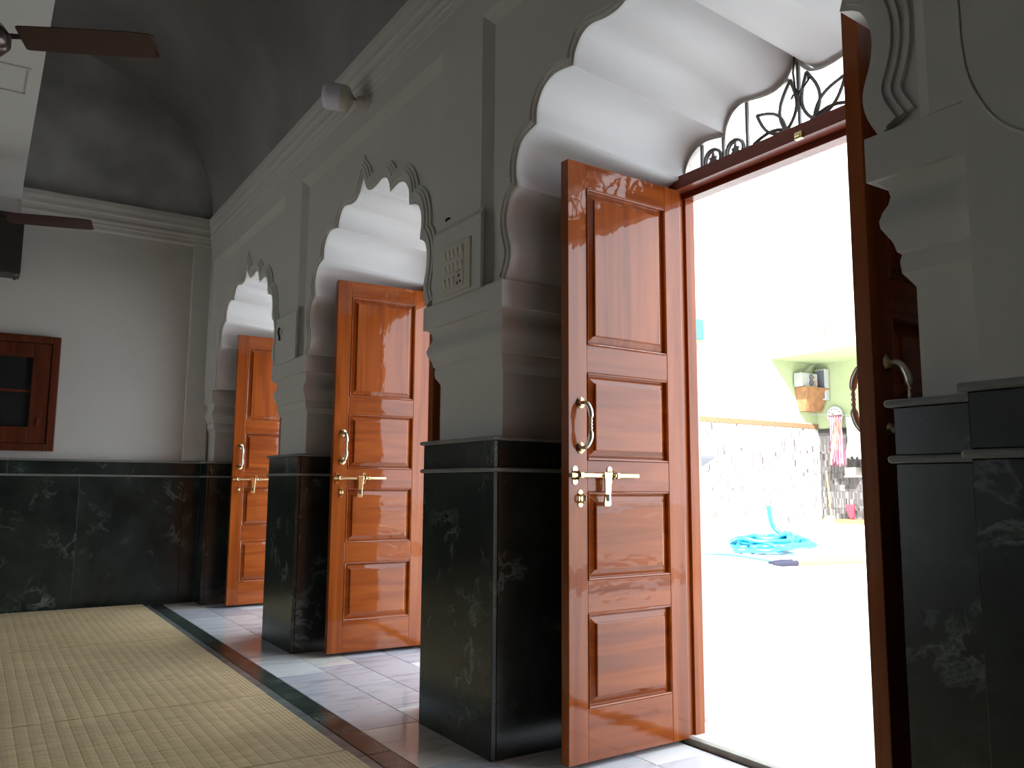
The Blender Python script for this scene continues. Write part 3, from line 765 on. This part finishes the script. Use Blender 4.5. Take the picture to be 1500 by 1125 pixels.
for a, b in zip(zr, zr[1:]):
    x = 18.48
    while x > 13.0: wtile('wall_tile', (x-.446, x-.004, 14.70, 14.72, a+.004, b-.004), M_WTILE_SUN, w1); x -= .45
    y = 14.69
    while y > 11.2: wtile('wall_tile', (18.47, 18.49, y-.446, y-.004, a+.004, b-.004), M_WTILE_SHADE, w2); y -= .45
x = 18.48
while x > 13.0: wtile('border_tile', (x-.446, x-.004, 14.69, 14.72, 2.605, 2.735), M_BROWN, w1); x -= .45
y = 14.69
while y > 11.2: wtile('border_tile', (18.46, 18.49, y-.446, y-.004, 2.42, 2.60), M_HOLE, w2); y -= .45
rf = struct(box('roof_verandah', (16.55, 19.2, 5.0, 14.72, 4.45, 4.78), M_GREENP), 'green edged verandah roof slab over the far wall')
bm = bmesh.new(); tube(bm, [(16.53, 12.9, 4.52), (16.53, 12.2, 4.52)], .05, 10)
tl = obj('tube_light', bm, M_WHITEP, smooth=40); tag(tl, 'white tube light on the green verandah roof edge', 'light')
# upper arch seen under the lintel
ua = struct(empty('wall_upper_arch', (17.0, 12.2, 4.78)), 'terracotta arched upper storey above the verandah roof')
ac, ar = 11.9, .82
def semi(r, zc, n=20): return [(ac+r*math.cos(math.pi*k/n), zc+r*math.sin(math.pi*k/n)) for k in range(n+1)]
poly = [(ac+1.35, 4.78), (ac+1.35, 10.6), (ac-1.35, 10.6), (ac-1.35, 4.78), (ac-ar, 4.78)] + semi(ar, 8.8)[::-1] + [(ac+ar, 4.78)]
bm = bmesh.new(); prism(bm, poly, lambda p: (17.0, *p), lambda p: (17.4, *p)); obj('spandrel', bm, M_TERRA, ua)
poly = [(ac+ar, 4.78)] + semi(ar, 8.8) + [(ac-ar, 4.78), (ac-ar+.12, 4.78)] + semi(ar-.12, 8.8)[::-1] + [(ac+ar-.12, 4.78)]
bm = bmesh.new(); prism(bm, poly, lambda p: (16.9, *p), lambda p: (17.4, *p)); obj('arch_band', bm, M_GREYST, ua)

# engaged column just outside the near door
ec = empty('facade_column', (1.05, 2.53, 0)); cx, cy = 1.03, 2.545
bm = bmesh.new(); lathe(bm, [(.085, 0), (.085, .02), (.075, .03), (.060, .06), (.048, .12), (.045, .16)], (cx, cy, 0), 'z', 20); obj('base', bm, M_PINKCOL, ec, smooth=40)
bm = bmesh.new(); lathe(bm, [(.045, .16), (.030, 1.50)], (cx, cy, 0), 'z', 20); obj('shaft', bm, M_PINKCOL, ec, smooth=40)
bm = bmesh.new(); lathe(bm, [(.030, 1.50), (.036, 1.53), (.060, 1.555), (.062, 1.57)], (cx, cy, 0), 'z', 20); obj('capital', bm, M_PINKCOL, ec, smooth=40)
tag(ec, 'slim pale stone column with flared foot outside the near door post', 'column')

# hose pile
hz = []
rnd = random.Random(3)
pts = []
for k in range(150):
    a = k*.42 + rnd.uniform(-.12, .12); r = .36 + .16*math.sin(k*.37) + rnd.uniform(-.09, .10)
    pts.append((8.35+r*1.15*math.cos(a), 8.15+r*math.sin(a), .035+.24*(k/150)*(1.15-r*1.2)+rnd.uniform(0, .07)))
pts += [(8.45, 8.0, .24), (8.36, 8.12, .38), (8.33, 8.15, .52), (8.32, 8.16, .68)]
hp = [(p.x, p.y, max(.028, p.z)) for p in crs(pts, 5)]
bm = bmesh.new(); tube(bm, hp, .034, 8)
tag(obj('garden_hose', bm, M_HOSE, smooth=60), 'turquoise hose heaped in loose coils on the white courtyard floor', 'hose')
bm = bmesh.new(); tube(bm, crs([(7.2, 8.9, .02), (7.0, 8.5, .02), (7.25, 8.05, .02), (7.15, 7.5, .02), (7.0, 7.1, .02)], 6), .016, 6)
tag(obj('thin_hose', bm, M_HOSE, smooth=60), 'single thin turquoise hose end trailing left of the heap', 'hose')
# two bamboo poles with dark wiper ends
for k, (a, b, lab) in enumerate((((7.02, 6.78), (8.10, 6.62), 'bamboo pole with navy cloth end, behind its twin on the paving'), ((6.92, 6.62), (8.02, 6.44), 'bamboo pole with navy cloth end, in front beside its twin'))):
    A, B = Vector((*a, .034)), Vector((*b, .034)); t = (B-A).normalized()
    e = empty('floor_wiper', (A+B)/2 - Vector((0, 0, .034)))
    bm = bmesh.new(); tube(bm, [A, B], .032, 12); obj('pole', bm, M_CANE, e, smooth=40)
    bm = bmesh.new(); tube(bm, [A - t*.34, A - t*.18, A + t*.02], [.020, .034, .034], 12); obj('cloth_end', bm, M_NAVY, e, smooth=40)
    bm = bmesh.new(); tube(bm, [B, B + t*.05], .033, 12); obj('end_cap', bm, M_WHITEP, e, smooth=40)
    tag(e, lab, 'pole', 'bamboo poles lying by the hose')

# things on the courtyard walls
ab = empty('amplifier', (17.8, 14.6, 3.74))
box('case', (17.45, 18.14, 14.42, 14.68, 3.745, 4.13), M_WHITEP, ab, .01)
for z in (3.86, 4.02):
    bm = bmesh.new(); lathe(bm, [(.085, 14.385), (.085, 14.42)], (17.86, 0, z), 'y', 18); obj('dial', bm, M_GREYP, ab)
for x, z in ((18.02, 4.03), (18.02, 3.90), (18.08, 3.84)): box('knob', (x-.03, x+.03, 14.395, 14.42, z-.03, z+.03), M_TERRA, ab, .004)
tag(ab, 'white box with two dark dials on a brown wall shelf', 'amplifier')
bm = bmesh.new()
loft(bm, [[(17.66, 14.50, 3.07), (18.38, 14.50, 3.07), (18.38, 14.695, 3.07), (17.66, 14.695, 3.07)], [(17.52, 14.28, 3.64), (18.44, 14.28, 3.64), (18.44, 14.695, 3.64), (17.52, 14.695, 3.64)], [(17.50, 14.26, 3.73), (18.45, 14.26, 3.73), (18.45, 14.695, 3.73), (17.50, 14.695, 3.73)]])
tag(obj('wall_shelf', bm, M_SHELF), 'tapered brown wooden shelf under the white dial box', 'shelf')
bm = bmesh.new(); tube(bm, [(18.30, 14.62, 4.44), (18.1, 14.6, 4.35), (17.80, 14.56, 4.155)], .02, 8)
tag(obj('conduit', bm, M_WHITEP), 'slanting white conduit from the roof to the dial box', 'pipe')
gs = empty('column_speaker', (18.4, 14.43, 3.4))
box('cabinet', (18.28, 18.46, 14.27, 14.60, 3.40, 4.28), M_WHITEP, gs, .01); box('front_cloth', (18.27, 18.285, 14.30, 14.57, 3.44, 4.24), M_GREYP, gs)
tag(gs, 'tall grey column speaker on the green corner wall', 'speaker')
ck = empty('wall_clock', (18.46, 14.10, 2.68))
bm = bmesh.new(); lathe(bm, [(.25, 18.44), (.26, 18.40), (.235, 18.39)], (0, 14.10, 2.96), 'x', 32); obj('rim', bm, M_WHITEP, ck, smooth=40)
bm = bmesh.new(); lathe(bm, [(.225, 18.392), (.225, 18.386)], (0, 14.10, 2.96), 'x', 32); obj('dial', bm, M_CREAM, ck)
for k in range(12):
    a = k*math.pi/6; box('hour_mark', (18.380, 18.386, 14.10+.18*math.sin(a)-.014, 14.10+.18*math.sin(a)+.014, 2.96+.18*math.cos(a)-.02, 2.96+.18*math.cos(a)+.02), M_GREYP, ck)
for a, ln in ((.9, .11), (3.6, .16)):
    bm = bmesh.new(); tube(bm, [(18.380, 14.10, 2.96), (18.380, 14.10+ln*math.sin(a), 2.96+ln*math.cos(a))], .009, 6); obj('clock_hand', bm, M_HOLE, ck)
tag(ck, 'round white wall clock beside the pink striped towel', 'clock')
def cloth(name, y0, y1, z0, z1, x, mat, amp, label):
    bm = bmesh.new(); n = 28; rows = 14; g = []
    for r in range(rows+1):
        z = z1-(z1-z0)*r/rows
        g.append([bm.verts.new((x+amp*(.4+.6*r/rows)*math.sin(k*1.15+.2*r), y0+(y1-y0)*k/n+.03*math.sin(r*.4+k), z+.04*math.sin(k*.7)*(r/rows))) for k in range(n+1)])
    for A, B in zip(g, g[1:]):
        for k in range(n): bm.faces.new((A[k], A[k+1], B[k+1], B[k]))
    o = obj(name, bm, mat, smooth=80); m = o.modifiers.new('thick', 'SOLIDIFY'); m.thickness = .012
    tag(o, label, 'towel'); return o
cloth('towel', 13.64, 14.02, 1.56, 2.92, 18.06, M_TOWEL, .05, 'pink, white and orange striped towel on the washing line')
cloth('white_towel', 13.05, 13.54, 1.75, 2.86, 18.10, M_WHITEP, .04, 'plain white towel beside the striped one on the line')
bm = bmesh.new(); tube(bm, crs([(18.10, 14.69, 3.0), (18.10, 13.8, 2.93), (18.10, 12.8, 2.87), (18.10, 11.5, 2.95)], 5), .008, 6)
tag(obj('washing_line', bm, M_WHITEP), 'thin washing line carrying the towels', 'line')
sv = empty('silver_box', (18.3, 13.55, 1.28))
box('case', (18.18, 18.46, 13.38, 13.70, 1.27, 1.50), M_CHROME, sv, .008)
bm = bmesh.new(); lathe(bm, [(.08, 18.165), (.08, 18.18)], (0, 13.54, 1.385), 'x', 18); obj('dial', bm, M_CREAM, sv)
box('shelf_bracket', (18.16, 18.46, 13.36, 13.72, 1.24, 1.27), M_GREYST, sv)
tag(sv, 'small silver box with a round dial under the striped towel', 'box')
br = empty('broom', (18.20, 14.20, 0))
bm = bmesh.new(); tube(bm, [(18.40, 14.44, 1.42), (18.15, 14.16, .14)], .022, 8); obj('broomstick', bm, M_CANE, br)
bm = bmesh.new(); loft(bm, [[(18.08, 14.26, .20), (18.20, 14.10, .20), (18.22, 14.12, .20), (18.10, 14.28, .20)], [(17.90, 14.33, .012), (18.10, 13.98, .012), (18.22, 14.02, .012), (18.07, 14.36, .012)]]); obj('bristles', bm, M_CANE, br)
tag(br, 'yellow broom leaning against the shaded tiled corner', 'broom')
dp = empty('dustpan', (18.35, 13.65, .12))
bm = bmesh.new(); loft(bm, [[(18.20, 13.50, .14), (18.20, 13.62, .14), (18.24, 13.62, .14), (18.24, 13.50, .14)], [(18.33, 13.58, .36), (18.33, 13.82, .36), (18.37, 13.82, .36), (18.37, 13.58, .36)], [(18.38, 13.60, .50), (18.38, 13.86, .50), (18.42, 13.86, .50), (18.42, 13.60, .50)]]); obj('pan', bm, M_RED, dp)
bm = bmesh.new(); tube(bm, [(18.22, 13.55, .18), (18.15, 13.48, .145)], .02, 8); obj('handle', bm, M_RED, dp)
tag(dp, 'red plastic dustpan propped against the shaded tiles', 'dustpan')
tag(box('plinth', (18.0, 18.46, 12.6, 13.90, 0.0, .118), M_SHELF, None, .01), 'low brown plinth under the red dustpan', 'plinth')
tag(box('notice_board', (13.2, 13.86, 14.62, 14.70, 4.70, 5.22), M_BLUE, None, .01), 'bright blue board high on the sunlit courtyard wall', 'board')
bs = empty('wash_basin', (13.5, 14.45, 1.4))
bm = bmesh.new(); loft(bm, [[(13.35, 14.55, 1.46), (13.65, 14.55, 1.46), (13.65, 14.69, 1.46), (13.35, 14.69, 1.46)], [(13.18, 14.32, 1.66), (13.84, 14.32, 1.66), (13.84, 14.69, 1.66), (13.18, 14.69, 1.66)], [(13.16, 14.30, 1.72), (13.86, 14.30, 1.72), (13.86, 14.69, 1.72), (13.16, 14.69, 1.72)]]); obj('bowl', bm, M_GREYP, bs, .015)
bm = bmesh.new(); tube(bm, crs([(13.5, 14.69, 1.95), (13.5, 14.55, 1.97), (13.5, 14.50, 1.90)], 5), .02, 8); obj('tap', bm, M_CHROME, bs)
tag(bs, 'grey wash basin on the tiled courtyard wall by the door post', 'basin')
